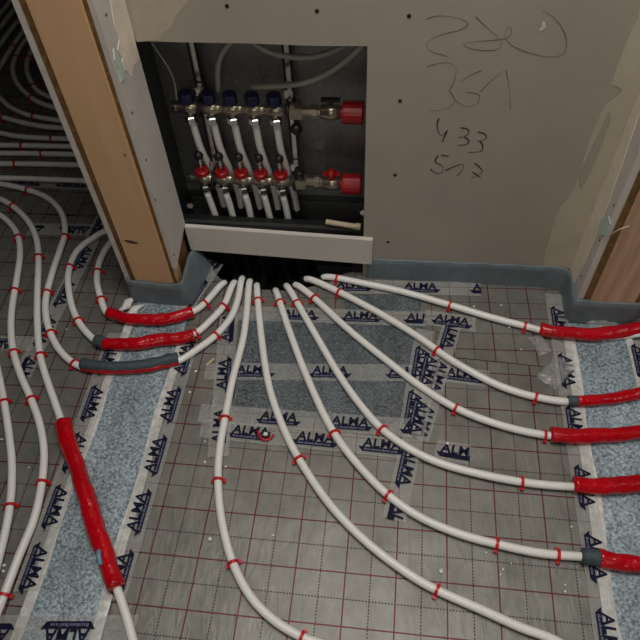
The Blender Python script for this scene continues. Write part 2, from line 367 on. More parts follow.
chip = [wl(x, y, YW) for x, y in ((539, 31), (542, 26), (542, 22), (545, 22), (546, 26), (543, 30))]
irregular_plate('chipped_paper', chip, 'y', Vector((0, -.001, 0)), mat('bare_gypsum', (.62, .57, .5), .8), WM)

def strokes(name, label, lists, off, sc, r, material):
    bm = bmesh.new()
    for l in lists:
        pts = smooth_path([wl(off[0]+x/sc, off[1]+y/sc, YW-.0004) for x, y in l], .006)
        n = len(pts); tube(bm, pts, lambda i, N: r*(.75+.35*math.sin(i*.37+r*9e3)), 5)
    for v in bm.verts: v.co.y = YW-.0004+(v.co.y-YW+.0004)*.3
    o = obj(name, bm, material, WM); o['label'] = label; return o
Z5, S5 = (410, 0), 3.765
strokes('handwriting', 'large faint pencilled number 280', [[(60, 72), (100, 60), (150, 62), (200, 75), (220, 92), (190, 112), (120, 130), (70, 155), (62, 170), (75, 190), (140, 212)],
    [(248, 62), (280, 95), (330, 140), (345, 165), (330, 185), (280, 190), (220, 180), (200, 168), (240, 158), (340, 148), (370, 140), (382, 120), (375, 98), (358, 125), (362, 150), (400, 180), (470, 205), (540, 215), (580, 200), (588, 150), (575, 110), (540, 65), (500, 40)]], Z5, S5, .0009, M['pencil'])
strokes('handwriting', 'large faint pencilled number 361', [[(65, 250), (110, 238), (150, 238), (172, 252), (168, 300), (148, 342)], [(148, 342), (168, 372), (160, 395), (130, 412), (75, 418)],
    [(270, 265), (230, 282), (190, 308)], [(150, 345), (180, 385), (220, 402), (255, 388), (262, 360), (240, 350), (210, 348)], [(265, 345), (310, 300), (355, 265)], [(362, 265), (375, 340), (378, 412)]], Z5, S5, .0009, M['pencil'])
Z6, S6 = (410, 100), 6.4
strokes('handwriting', 'black handwritten number 433', [[(185, 118), (175, 150), (180, 200), (205, 230), (238, 195)], [(238, 195), (222, 232), (205, 268)], [(325, 178), (365, 185), (378, 205), (350, 235), (305, 240)], [(350, 238), (378, 262), (360, 285), (305, 290)],
    [(435, 205), (475, 215), (490, 238), (465, 260), (428, 262)], [(445, 262), (465, 290), (460, 325), (430, 333), (370, 335)]], Z6, S6, .0016, M['ink'])
strokes('handwriting', 'black handwritten number 517', [[(180, 355), (160, 395), (205, 420), (210, 450), (190, 472), (150, 460), (132, 440)], [(200, 353), (248, 360)], [(228, 450), (330, 412), (345, 420), (330, 455), (302, 485)], [(415, 405), (450, 435), (462, 458), (440, 480), (390, 502)], [(400, 462), (452, 495)]], Z6, S6, .0016, M['ink'])

# ------------------------------------------------------------------ insulation panels with printed grid
def panel(name, origin, rot, outline, label, z=0.0):
    """outline in world x, y; the object sits on the grid's own origin and angle"""
    Mw = Matrix.Translation(Vector((*origin, 0))) @ Matrix.Rotation(rot, 4, 'Z'); inv = Mw.inverted()
    bm = bmesh.new(); pts = [inv @ Vector((x, y, 0)) for x, y in outline]
    prism(bm, [(p.x, p.y) for p in pts], -.004+0.0, z)
    o = obj(name, bm, M['foil']); o.matrix_world = Mw
    return tag(o, label, 'insulation panel', 'foil insulation panels with red grid')
panel('insulation_panel', (0, 0), 0.0, [(-.262, -1.6), (.703, -1.6), (.703, .425), (.45, .436), (.2, .43), (-.262, .43)], 'grey foil insulation panel with red grid under the middle pipes in the foreground')
panel('insulation_panel', (.516, .569), .045, [(-.262, .432), (.2, .432), (.45, .438), (.703, .427), (.703, .70), (.152, .70), (.128, .690), (.095, .668), (.05, .640), (-.02, .618), (-.12, .618), (-.185, .630), (-.225, .665), (-.262, .70)], 'grey foil insulation panel with red grid along the foot of the niche wall', .0006)
panel('insulation_panel', (-.565, .070), .030, [(-1.2, -1.6), (-.412, -1.6), (-.412, .86), (-1.2, .86)], 'grey foil insulation panel with red grid under the three pipes at left edge')
panel('insulation_panel', (-.565, .070), .030, [(-3.0, .865), (-.432, .865), (-.432, 3.2), (-3.0, 3.2)], 'dim foil insulation panel in the dark room behind the left stud')
panel('insulation_panel', (.9, 0), 0, [(.85, -1.6), (2.8, -1.6), (2.8, .9), (.85, .9)], 'foil insulation panel beyond the right blue foam strip')

# ------------------------------------------------------------------ foam strips on the floor
def slab(name, outline, z0, z1, material, label, cat, group=None, bev=.0015, loc=None):
    bm = bmesh.new(); prism(bm, outline, z0, z1); bmesh.ops.bevel(bm, geom=[e for e in bm.edges if abs(e.verts[0].co.z-z1) < 1e-6 and abs(e.verts[1].co.z-z1) < 1e-6], offset=bev, segments=2, affect='EDGES')
    return tag(obj(name, bm, material), label, cat, group)
FZ = .004
fs = slab('foam_strip', [(-.410, -1.3), (-.264, -1.3), (-.262, .2), (-.264, .548), (-.411, .548), (-.409, .1)], -.004, FZ, M['strip_foam'], 'blue-grey foam expansion strip in the left doorway below the wooden stud', 'foam strip', 'floor foam strips')
def film(parent, x0, x1, y0, y1, z0, z1, wob, seed):
    """milky film flap along the edge of a foam strip"""
    rr = random.Random(seed); bm = bmesh.new(); rows = []
    n = 40
    for k in range(n+1):
        y = y0+(y1-y0)*k/n; d = wob*math.sin(k*.8+seed)+rr.uniform(-wob, wob)*.4
        rows.append([bm.verts.new((x0+d*.3, y, z0+.0004)), bm.verts.new(((x0+x1)/2, y, (z0+z1)/2+.0016+abs(d)*.4)), bm.verts.new((x1+d, y, z1+.0006))])
    for a, b in zip(rows, rows[1:]):
        for j in (0, 1): bm.faces.new((a[j], a[j+1], b[j+1], b[j]))
    for f in bm.faces: f.smooth = True
    o = obj('film_flap', bm, M['film'], parent); o['label'] = 'milky film flap along the foam edge'; return o
film(fs, -.424, -.402, -1.2, .50, FZ, FZ+.001, .003, 1)
film(fs, -.252, -.274, -1.2, .42, FZ, FZ+.001, .003, 2)
fs2 = slab('foam_strip', [(.705, -1.3), (.846, -1.3), (.846, .566), (.705, .566)], -.004, FZ, M['strip_foam'], 'blue-grey sparkling foam expansion strip in the right doorway', 'foam strip', 'floor foam strips')
film(fs2, .690, .716, -1.2, .545, FZ, FZ+.001, .003, 3)
film(fs2, .856, .840, -1.2, .545, FZ, FZ+.001, .002, 4)
PZ = .0035
q = lambda *pp: [tuple(fl(x, y, PZ).xy) for x, y in pp]
slab('foam_patch', q((240, 318), (424, 322), (407, 424), (233, 412)), 0.0007, PZ, M['patch_foam'], 'large dark blue-grey foam patch taped to the floor before the niche', 'foam patch', 'foam patches', .0008)
slab('foam_patch', q((342, 294), (422, 295), (420, 312), (346, 309)), 0.0007, PZ, M['patch_foam'], 'small dark foam patch between two tape strips near the wall foot', 'foam patch', 'foam patches', .0008)

# ------------------------------------------------------------------ edge foam at the foot of the walls
def foam_band(name, pts, heights, thick, label, lean=lambda x, y: 0):
    """upright foam strip along a floor path; pts = outer (visible) face"""
    path = []
    P = [Vector((x, y, h)) for (x, y), h in zip(pts, heights)]
    P = smooth_path(P, .01)
    bm = bmesh.new(); rows = []
    N = len(P)
    for i, p in enumerate(P):
        t = P[min(i+1, N-1)]-P[max(i-1, 0)]; t.z = 0; t.normalize(); nrm = Vector((-t.y, t.x, 0))   # left of the path = into the wall
        o = Vector((p.x, p.y, 0)); h = p.z+.0012*math.sin(i*.7)
        b_ = .0035*math.sin(i*.33)*0.4; ln = lean(p.x, p.y)
        rows.append([bm.verts.new(o+Vector((0, 0, .0008))), bm.verts.new(o+nrm*(.002+b_+ln*.25)+Vector((0, 0, h*.35))), bm.verts.new(o+nrm*(.003-b_+ln*.72)+Vector((0, 0, h*.75))), bm.verts.new(o+nrm*(.004+ln)+Vector((0, 0, h-.002))), bm.verts.new(o+nrm*(.006+ln)+Vector((0, 0, h))),
                     bm.verts.new(o+nrm*(.004+thick+ln)+Vector((0, 0, h-.001))), bm.verts.new(o+nrm*(.002+thick)+Vector((0, 0, .0008)))])
    for a, b in zip(rows, rows[1:]):
        for j in range(6): bm.faces.new((a[j], a[j+1], b[j+1], b[j]))
    bm.faces.new(rows[0]); bm.faces.new(rows[-1][::-1])
    for f in bm.faces: f.smooth = len(f.verts) == 4
    return tag(obj(name, bm, M['edge_foam']), label, 'edge foam', 'wall edge foam strips')
foam_band('edge_foam', [(-.436, .70), (-.4375, .60), (-.436, .566), (-.425, .549), (-.36, .544), (-.30, .542), (-.272, .545), (-.258, .562), (-.252, .60), (-.240, .66), (-.236, .694)],
          [.082, .082, .084, .086, .081, .083, .088, .092, .095, .085, .060], .007, 'blue-grey foam wrapped around the foot of the left wooden stud', lean=lambda x, y: max(0, min(1, (x+.275)/.03))*min(.028, (x+.275)*.8))
foam_band('edge_foam', [(.190, .681), (.30, .680), (.45, .681), (.60, .681), (.680, .680), (.694, .676), (.698, .665), (.698, .60), (.699, .576), (.706, .569), (.73, .568), (.80, .568), (.856, .569), (.869, .580), (.871, .72)],
          [.070, .073, .075, .076, .077, .078, .079, .083, .085, .085, .083, .082, .084, .084], .007, 'blue-grey foam strip along the wall foot and around the right stud')

# ------------------------------------------------------------------ printed tapes
def logo_meshes():
    cu = bpy.data.curves.new('lettering', 'FONT'); cu.body = 'ALMA'; cu.size = .030; cu.shear = .08; cu.offset = .0009; cu.align_x = 'CENTER'; cu.space_character = 1.05; cu.resolution_u = 2
    to = bpy.data.objects.new('lettering', cu); C.objects.link(to); bpy.context.view_layer.update()
    me = bpy.data.meshes.new_from_object(to.evaluated_get(bpy.context.evaluated_depsgraph_get())); bpy.data.objects.remove(to); bpy.data.curves.remove(cu)
    xs = [v.co.x for v in me.vertices]; ys = [v.co.y for v in me.vertices]
    s = .086/(max(xs)-min(xs)); t = .0225/(max(ys)-min(ys)); cx = (max(xs)+min(xs))/2
    for v in me.vertices: v.co = ((v.co.x-cx)*s, (v.co.y-min(ys))*t-.0045, 0)
    bm = bmesh.new(); bm.from_mesh(me)
    # hull-shaped banner under the letters
    vs = [bm.verts.new((x, y, 0)) for x, y in ((-.052, -.0035), (-.043, -.0045), (.043, -.0045), (.054, -.0035), (.044, -.0155), (-.042, -.0155))]
    bm.faces.new(vs); bm.to_mesh(me); bm.free(); me.name = 'logo'
    me.materials.clear(); me.materials.append(M['navy'])
    rr = random.Random(5); bm = bmesh.new(); x = -.038
    while x < .037:                                   # unreadable small print
        w_ = rr.uniform(.0009, .0024); h_ = rr.choice((.0036, .0036, .0052)); y = -.0125
        vv = [bm.verts.new(c) for c in ((x, y, 0), (x+w_, y, 0), (x+w_, y+h_, 0), (x, y+h_, 0))]; bm.faces.new(vv); x += w_+rr.choice((.0008, .0010, .0022))
    me2 = bpy.data.meshes.new('small_print'); bm.to_mesh(me2); bm.free(); me2.materials.append(M['print_white'])
    return me, me2
LOGO, SMALL = logo_meshes()
tape_n = [0]
def tape(p0, p1, label, phase=.06, width=.048, z=None, pitch=.142, floor_z=.0012, mirror=False, show=None, world=False, dz=0):
    """clear tape from p0 to p1; its lettering reads along p0 -> p1"""
    z = (floor_z if z is None else z)+.00018*(tape_n[0] % 9); tape_n[0] += 1
    a = Vector((*p0, z)) if world else fl(*p0, z); b = Vector((*p1, z)) if world else fl(*p1, z)
    d = b-a; Ln = d.length; ang = math.atan2(d.y, d.x)
    rr = random.Random(tape_n[0]*11); bm = bmesh.new(); n = max(4, int(Ln/.03)); rows = []
    for k in range(n+1):
        x = Ln*k/n; jag = [rr.uniform(-.003, .003) if k in (0, n) else 0 for _ in range(3)]
        rows.append([bm.verts.new((x+jag[j], width*(j/2-.5)+rr.uniform(-.0006, .0006), 0)) for j in range(3)])
    for r_, s_ in zip(rows, rows[1:]):
        for j in (0, 1): bm.faces.new((r_[j], s_[j], s_[j+1], r_[j+1]))
    o = obj('printed_tape', bm, M['tape'])
    o.location = a; o.rotation_euler = (0, 0, ang); tag(o, label, 'tape', 'clear tapes printed ALMA')
    x = phase; k = 0
    while x < Ln+.025:
        if x > .02 and (x+.05 < Ln+.01 or True):
            if x-.05 >= -.012 and x+.052 <= Ln+.012:
                g = obj('logo', LOGO, None, o); g.location = (x, 0, .0003); g.scale = (1, width/.048, 1)
                h = obj('small_print', SMALL, None, g); h.location = (0, 0, .0002)
            else:                                     # logo cut by the tape's end: keep what fits
                me = LOGO.copy(); bm2 = bmesh.new(); bm2.from_mesh(me)
                for co, no in (((-x, 0, 0), (-1, 0, 0)), ((Ln-x, 0, 0), (1, 0, 0))):
                    bmesh.ops.bisect_plane(bm2, geom=bm2.verts[:]+bm2.edges[:]+bm2.faces[:], plane_co=co, plane_no=no, clear_outer=True)
                bm2.to_mesh(me); bm2.free()
                if len(me.polygons): g = obj('logo', me, None, o); g.location = (x, 0, .0003)
        x += pitch; k += 1
    return o
ZP = PZ+.0008
tape((330, 286), (481, 289), 'clear printed tape nearest the wall foot, above the small foam patch', .06, z=ZP, pitch=.18)
tape((236, 313), (426, 319), 'clear printed tape along the upper edge of the large foam patch', .005, z=ZP, pitch=.16)
tape((424, 317), (476, 325), 'short clear printed tape end reaching right of the foam patch, by the sixth pipe', .07, z=ZP+.0003)
tape((205, 371), (424, 373), 'clear printed tape across the middle of the large foam patch', .12, z=ZP, pitch=.185)
tape((443, 373), (489, 379), 'short clear printed tape stub on the grid right of the foam patch', .05)
tape((200, 413), (412, 428), 'clear printed tape along the lower edge of the large foam patch', .02, z=ZP+.0005, pitch=.165)
tape((201, 428), (408, 449), 'clear printed tape just below the lower edge of the large foam patch', .115, z=ZP+.0002, pitch=.15)
tape((436, 449), (470, 455), 'tiny clear tape remnant printed AL, beneath the curved fourth pipe', .052)
tape((218, 456), (229, 316), 'clear printed tape running up the left edge of the large foam patch', .075, z=ZP+.001)
tape((432, 352), (394, 520), 'crumpled clear printed tape hanging below the right edge of the foam patch', .055, z=ZP+.0012, pitch=.13)
tape((425, 330), (409, 432), 'clear printed tape running down the right edge of the foam patch', .10, z=ZP+.0008, pitch=.13)
tape((453, 322), (418, 440), 'second clear printed tape parallel to the right foam patch edge', .04, z=ZP+.0002, pitch=.13)
ZS = FZ+.0022
tape((-.434, .44), (-.428, -.20), 'clear printed tape down the left edge of the left foam strip', .08, z=ZS, world=True, pitch=.128)
tape((-.247, -.20), (-.241, .42), 'clear printed tape up the right edge of the left foam strip', .05, z=ZS, world=True, pitch=.131)
tape((135, 632), (-30, 632), 'clear printed tape laid upside down across the near end of left foam strip', .13, z=ZS+.002, pitch=.155, width=.06)
tape((.681, .655), (.694, -.45), 'long clear printed tape down the left edge of the right foam strip', .09, z=ZS, world=True, pitch=.147)
tape((.862, .52), (.862, -.3), 'clear printed tape down the right edge of the right foam strip', .06, z=ZS, world=True)
tape((182, 312), (216, 262), 'clear printed tape beside the foam foot of the left stud', .07, z=.003)
tape((-25, 180), (95, 185), 'clear printed tape below the lowest straight pipe in the dark left room', .02, pitch=.15)
tape((108, 230), (28, 229), 'clear printed tape lying crosswise under the pipe bend left of stud', .10)
tape((105, 214), (22, 376), 'long diagonal clear printed tape between the bent pipes left of stud', .05, pitch=.13, z=.0022)
tape((34, 344), (-20, 343), 'short clear printed tape at left edge ending at the diagonal tape', .10)

# ------------------------------------------------------------------ pipes, clips and sleeves
RP = .0088; ZC = .0132
PW, PB = .79, .815
UPX = [-.240+.051*k for k in range(5)]; LOX = [-.243+.051*k for k in range(5)]
pipes = {}
def pipe(key, px, label, rise=None, group='white heating pipes', r=RP):
    """px: floor points seen in the photograph from the cabinet outwards; rise: world points before them"""
    pts = [Vector(p) for p in (rise or [])]+[fl(x, y, ZC) for x, y in px]
    if key in 'CDEFG': pts += [pts[-1]+Vector((.35, .03, 0)), pts[-1]+Vector((1.1, .02, 0))]      # on into the next room
    if key in 'AB': pts += [pts[-1]+Vector((.10, -.07, 0)), pts[-1]+Vector((.22, -.25, 0)), pts[-1]+Vector((.24, -.8, 0))]
    path = smooth_path(pts, .012); bm = bmesh.new(); tube(bm, path, r, 12)
    o = obj('heating_pipe', bm, M['pipe'], smooth=True); tag(o, label, 'pipe', group); pipes[key] = path
    if rise:                                   # black conduit added to sink the pipe ends into the dark
        i0 = next(i for i, p in enumerate(path) if p.z < .10); i1 = max(i for i, p in enumerate(path) if p.z < ZC-.0045 and p.y > .55)
        bm = bmesh.new(); tube(bm, path[i0:i1+1], lambda i, n: r+(.0022 if i % 2 else .0032), 12)
        g = obj('dark_end_conduit', bm, M['conduit'], o, smooth=True); g['label'] = 'black ribbed conduit added to darken the cabinet end'
    return o
def up(kind, k, px):
    a, b = fl(*px[0], ZC), fl(*px[1], ZC); t = (a-b).normalized()
    t.z = 0; s_ = -1 if kind == 'U' else 1
    e1 = a+t*.018; e2 = a+t*.038; e1.z = .007; e2.z = -.030-.012*(kind == 'U')
    e3 = Vector((e2.x, max(.715, e2.y+.02), -.085-.025*(kind == 'U')))
    if kind == 'L': x = LOX[k]; return [(x, PW, .185), (x+.005, PW, .14), (x*.8+e2.x*.2, .79, .07), (x*.5+e2.x*.5, .785, -.05), e3, e2, e1]
    x = UPX[k]; return [(x, PW+.003, .40), (x+.002, .802, .32), (x+.010, .820, .24), (x+.018, .832, .16), (x*.8+e2.x*.2+.008, .832, .07), (x*.5+e2.x*.5, .825, -.06), e3, e2, e1]
def exitx(p): return fl(*p, ZC).x
runs = [
 ('p1', 'L', 0, [(220, 286), (205, 303), (194, 311), (160, 321), (130, 320), (108, 314), (101, 299), (97, 278), (101, 258), (113, 240), (140, 222)], 'white pipe through the first, rearmost red sleeve at the left stud'),
 ('p2', 'U', 0, [(232, 286), (223.5, 306), (210, 321), (196, 333), (181, 339), (161, 342), (130, 346), (104, 345), (90, 336), (76, 317), (69, 292), (69, 270), (78, 250), (96, 236), (125, 222), (150, 214)], 'white pipe through the middle red sleeve before the left stud'),
 ('p3', 'L', 1, [(241, 282), (238, 299), (231, 317), (216, 335), (196, 350), (178, 361), (151, 367), (120, 370), (82, 367), (62, 353), (49, 329), (45.5, 303), (52, 274), (60, 250), (65, 233), (62, 214), (49, 199), (28, 190), (0, 184), (-30, 180)], 'white pipe through the dark grey and red sleeve, bending back left'),
 ('A', 'U', 1, [(249, 285), (244, 334), (232, 382), (225, 418), (219.5, 450), (218, 480), (222, 522), (233, 563), (251, 597), (275, 621), (302, 637), (340, 652)], 'white pipe curving down left of middle, first without any sleeve'),
 ('B', 'L', 2, [(257, 289), (261, 334), (270, 390), (286, 434), (302, 464), (332, 507), (370, 545), (415, 578), (437, 590), (480, 609), (520, 627), (560, 643)], 'white pipe sweeping from middle to the bottom right corner without sleeve'),
 ('C', 'U', 2, [(277, 294), (289, 330), (309, 382), (334, 433), (360, 467), (388, 495), (420, 517), (460, 534), (497, 544), (540, 553), (590, 557.5), (660, 569)], 'white pipe leading into the lowest red sleeve at right'),
 ('D', 'L', 3, [(289, 289), (315, 334), (341, 378), (362, 407), (382, 429), (410, 449), (440, 463), (480, 474), (522, 482), (560, 486), (600, 487), (665, 484)], 'white pipe leading into the second lowest red sleeve at right'),
 ('E', 'U', 3, [(300, 287), (314, 298), (349, 330), (386, 360), (420, 386), (456, 408), (500, 425), (545, 435), (595, 438), (665, 434)], 'white pipe leading into the middle red sleeve at right'),
 ('F', 'L', 4, [(312, 280), (339, 292), (379, 313), (420, 338), (445, 356), (470, 371), (500, 386), (536, 397), (575, 402), (665, 394)], 'white pipe leading into the second highest red sleeve at right'),
 ('G', 'U', 4, [(330, 277), (367, 284), (400, 291), (450, 305), (490, 317), (525, 326), (545, 331), (585, 337), (620, 336), (665, 331)], 'white pipe leading into the topmost red sleeve along the right wall foot'),
]
for key, kind, k, px, lab in runs: pipe(key, px, lab, up(kind, k, px))
LR = 'pipes in the left doorway and room'
pipe('b', [(-30, 190), (0, 199), (15, 208), (30, 224), (37, 241), (38.5, 260), (37.5, 290), (37.2, 320), (40, 355), (47, 380), (54, 400), (63, 426), (72, 455), (84, 488), (98, 532), (109, 565), (117, 588), (126, 615), (137, 655)], 'white pipe passing through the long red sleeve on the left foam strip', group=LR)
pipe('c', [(-30, 200), (0, 215), (13, 227), (19, 240), (20, 256), (16.5, 280), (12, 308), (11, 330), (13.5, 352), (21, 376), (31, 399), (40, 425), (44, 450), (42, 482), (34, 519), (19, 556), (4, 595), (-14, 640)], 'white pipe with a double bend just left of the long red sleeve', group=LR)
pipe('d', [(-20, 325), (-9, 345), (-2, 372), (4, 402), (9, 434), (12, 466), (10.5, 500), (6, 528), (-3, 565), (-12, 600)], 'white pipe grazing the left picture edge beside the double-bent pipe', group=LR)
far = [
 ('f1', [(-40, 178), (0, 178), (50, 179.5), (90, 181), (150, 184)], 'nearest straight pipe in the dark left room, right behind the printed tape'),
 ('f2', [(-40, 163.5), (0, 163.8), (50, 164.3), (85, 165), (140, 166)], 'second straight pipe in the dark left room, counting from the printed tape'),
 ('f3', [(-40, 153), (0, 153.3), (45, 153.8), (80, 154.5), (130, 155)], 'third straight pipe in the dark left room, counting from the printed tape'),
 ('f4', [(-40, 145), (0, 145.3), (40, 146), (75, 146.6), (130, 147)], 'fourth straight pipe in the dark left room, counting from the printed tape'),
 ('f5', [(-30, 126), (0, 133), (17, 136.3), (48, 138.4), (69, 139), (120, 140)], 'slightly bent pipe in the dark left room, fifth from the printed tape'),
 ('f6', [(-25, 108), (-5, 115), (8.6, 119), (26, 123.5), (48, 127), (65, 128), (115, 129)], 'bent pipe in the dark left room, sixth from the printed tape'),
 ('f7', [(-14, 80), (-5, 92), (2, 100), (10, 107), (25, 114), (40, 117.5), (60, 120.5), (110, 122)], 'bent pipe in the dark left room, seventh from the printed tape'),
 ('f8', [(52, 8), (38, 24), (26, 39), (17, 54), (13, 68), (17, 83), (28, 95), (38, 102), (57, 108), (90, 112)], 'outer of the two pipe bends deep in the dark left room'),
 ('f9', [(56, 18), (44, 32), (34, 47), (28, 60), (27, 70), (31, 81), (38, 91), (52, 97.5), (80, 102)], 'innermost pipe bend deep in the dark left room'),
 ('f10', [(-14, 90), (0, 67), (9, 52), (17, 40), (27, 26), (48, -2)], 'fourth diagonal pipe from the picture corner in the dark left room'),
 ('f11', [(-14, 66), (0, 45), (11, 29.5), (20, 18), (34, 0), (45, -14)], 'third diagonal pipe from the picture corner in the dark left room'),
 ('f12', [(-14, 48), (0, 28), (12, 12), (20, 1), (34, -18)], 'second diagonal pipe from the picture corner in the dark left room'),
 ('f13', [(-14, 33), (0, 14), (9, 3), (22, -14)], 'diagonal pipe nearest the upper left picture corner'),
]
for key, px, lab in far: pipe(key, px, lab, group='pipes in the dark left room')

def clip_mesh():
    bm = bmesh.new(); n = 12; w_ = .0030; prof = []
    r0_, r1_ = RP+.0003, RP+.0027
    rings = []
    for k in range(n+1):
        a = -.35+(PI+.7)*k/n
        c, s = math.cos(a), math.sin(a)
        rings.append([bm.verts.new((sx_, r*c, ZC+r*s)) for sx_, r in ((-w_, r0_), (w_, r0_), (w_, r1_), (-w_, r1_))])
    for a, b in zip(rings, rings[1:]):
        for j in range(4): bm.faces.new((a[j], a[(j+1) % 4], b[(j+1) % 4], b[j]))
    bm.faces.new(rings[0]); bm.faces.new(rings[-1][::-1])
    for s in (-1, 1):                       # shoulder lugs and barbed legs
        box(bm, -.0042, .0042, *sorted((s*(RP+.001), s*(RP+.0075))), .0050, .0092)
        box(bm, -.0026, .0026, *sorted((s*(RP+.0005), s*(RP+.0035))), -.003, .0095)
    bmesh.ops.recalc_face_normals(bm, faces=bm.faces)
    me = bpy.data.meshes.new('pipe_clip'); bm.to_mesh(me); bm.free(); me.materials.append(M['clip']); return me
CLIP = clip_mesh()
clips = {
 'p1': [(205, 303), (102.5, 300), (98, 271)], 'p2': [(224, 305), (195.5, 334), (80, 321), (70, 267)], 'p3': [(217, 334), (77, 362), (49.5, 334), (47, 292), (65, 235), (27, 190)],
 'A': [(225, 418), (218.5, 480), (233, 563), (302, 637)], 'B': [(258, 300), (300, 460), (435, 589)], 'C': [(281, 302), (334, 433), (387, 495), (497, 544), (560, 554)],
 'D': [(298, 301), (382, 430), (522, 482)], 'E': [(314, 297), (456, 408), (547, 435)], 'F': [(339, 292), (437, 350), (536, 397)], 'G': [(338, 279), (451, 305), (523, 325)],
 'b': [(13, 206), (38.5, 256), (40.5, 356)], 'c': [(18, 236), (13.5, 291), (13.5, 353), (32, 400), (43, 480), (4, 595)], 'd': [(-8, 348), (4.5, 404), (10.5, 508)],
 'f2': [(16, 164)], 'f3': [(43, 154)], 'f4': [(20, 146)], 'f5': [(50, 138.5)], 'f6': [(4, 118)], 'f7': [(34, 116)], 'f8': [(32, 99), (16, 57)], 'f9': [(34, 86), (29, 58)], 'f10': [(13, 46)], 'f11': [(17, 22)],
}
NM = {'p1': 'pipe of the rearmost left sleeve', 'p2': 'pipe of the middle left sleeve', 'p3': 'pipe of the grey left sleeve', 'A': 'pipe bending down left of middle', 'B': 'pipe running to the bottom right corner', 'C': 'pipe of the lowest right sleeve', 'D': 'pipe of the second lowest right sleeve',
      'E': 'pipe of the middle right sleeve', 'F': 'pipe of the second highest right sleeve', 'G': 'pipe of the topmost right sleeve', 'b': 'pipe entering the long diagonal red sleeve', 'c': 'double-bent pipe at left', 'd': 'pipe at the left picture edge',
      'f2': 'second straight pipe of the dark room', 'f3': 'third straight pipe of the dark room', 'f4': 'fourth straight pipe of the dark room', 'f5': 'slightly bent fifth pipe of the dark room', 'f6': 'sixth pipe of the dark room', 'f7': 'seventh pipe of the dark room', 'f8': 'outer bend of the dark room', 'f9': 'inner bend of the dark room', 'f10': 'fourth diagonal pipe of the dark room', 'f11': 'third diagonal pipe of the dark room'}
ORD = ['first', 'second', 'third', 'fourth', 'fifth', 'sixth', 'seventh']
for key, l in clips.items():
    path = pipes[key]
    for j, (px, py) in enumerate(l):
        t = fl(px, py, ZC); i = min(range(1, len(path)-1), key=lambda k: (path[k]-t).length)
        d = path[i+1]-path[i-1]
        o = bpy.data.objects.new('pipe_clip', CLIP); C.objects.link(o)
        o.location = (path[i].x, path[i].y, 0); o.rotation_euler = (0, 0, math.atan2(d.y, d.x)+R.uniform(-.10, .10))
        if key in ('b', 'c', 'd') or key[0] == 'f': frm = ', %s from the rear' % ORD[j] if len(l) > 1 else ''
        else: frm = ', %s from the cabinet' % ORD[j]
        tag(o, 'red clip on %s%s' % (NM[key], frm), 'pipe clip', 'red pipe clips')

def sleeve(key_px, label, r, dark=None, ends=(0, 0), z=None, tail=0, blue=None, under=False, seed=1):
    rr = random.Random(seed); z = z or r+.004
    path = smooth_path([fl(x, y, z) for x, y in key_px], .006)
    e = empty('pipe_sleeve', (path[0].x, path[0].y, 0)); tag(e, label, 'pipe sleeve', 'protective pipe sleeves')
    off = Matrix.Translation(-Vector(e.location))
    ph = [rr.uniform(0, 6) for _ in range(6)]
    def rad(i, n):
        s = i*.006
        def f(a): return r*(1+.045*math.sin(s*60+ph[0]+a)+.05*math.sin(s*27+ph[1]-2*a)+.035*math.sin(3*a+s*95+ph[2])+.03*math.sin(s*170+ph[3]+2*a)+(.06*math.sin(5*a+ph[4]) if i < 2 or i > n-3 else 0))
        return f
    bm = bmesh.new(); tube(bm, path, rad, 18)
    b = obj('red_film', bm, M['sleeve'], e, smooth=True); b.matrix_parent_inverse = off
    if dark:                                   # grey foam tube sticking out of an end
        for (x0, y0), (x1, y1) in dark:
            a_, b_ = fl(x0, y0, z), fl(x1, y1, z); pp = [a_.lerp(b_, k/6) for k in range(7)]
            bm = bmesh.new(); tube(bm, pp, r*.95, 16); g = obj('foam_collar', bm, M['collar'], e, smooth=True); g.matrix_parent_inverse = off; g['label'] = 'dark grey foam collar'
    if under:                                  # foam tube with the film split open underneath
        def rad2(i, n): return lambda a: r*1.10*(1+.03*math.sin(i*.9+3*a))
        pp = [p+Vector((0, .004, .006)) for p in path]
        bm = bmesh.new(); tube(bm, pp, rad2, 18); g = obj('foam_tube', bm, M['collar'], e, smooth=True); g.matrix_parent_inverse = off; g['label'] = 'dark grey foam tube above the red film'
    if blue:
        c = fl(*blue, z*2); bm = bmesh.new(); pp = [c+Vector((-.008, .012, -.006)), c+Vector((-.004, .004, .001)), c+Vector((0, -.005, .0)), c+Vector((.004, -.014, -.006))]
        tube(bm, smooth_path(pp, .003), lambda i, n: .0045, 8); g = obj('torn_film', bm, M['blue_film'], e, smooth=True); g.matrix_parent_inverse = off; g['label'] = 'torn pale blue film'
    return e
sleeve([(108, 313), (130, 318.5), (161, 319.5), (180, 316), (193, 312)], 'rearmost red pipe sleeve crossing the foam strip under the left stud', .0150, seed=1)
sleeve([(104, 344), (130, 344), (161, 340), (181, 338), (194, 335)], 'middle red pipe sleeve before the left stud, thick at its right end', .0160, dark=[((96, 340), (106, 344))], seed=2)
sleeve([(82, 366), (100, 369), (125, 369.5), (151, 366.5), (178, 360)], 'dark grey foam sleeve with red underside, nearest of the three by left stud', .0125, under=True, seed=3)
sleeve([(62.5, 422), (69, 445), (82, 482), (96.5, 530), (108, 563), (116.5, 587)], 'long red pipe sleeve lying diagonally on the left foam strip', .0185, blue=(100, 556), seed=4)
sleeve([(540, 329), (556, 332), (585, 334), (612, 333), (640, 328), (668, 325)], 'topmost red pipe sleeve at right along the foam covered wall foot', .0165, seed=5)
sleeve([(577, 401), (600, 400), (625, 396), (668, 388)], 'second red pipe sleeve from the top at right, with a short grey collar', .0135, dark=[((568, 401), (578, 401))], seed=6)
sleeve([(551, 434), (575, 436), (605, 435.5), (668, 429)], 'third red pipe sleeve from the top at right', .0165, seed=7)
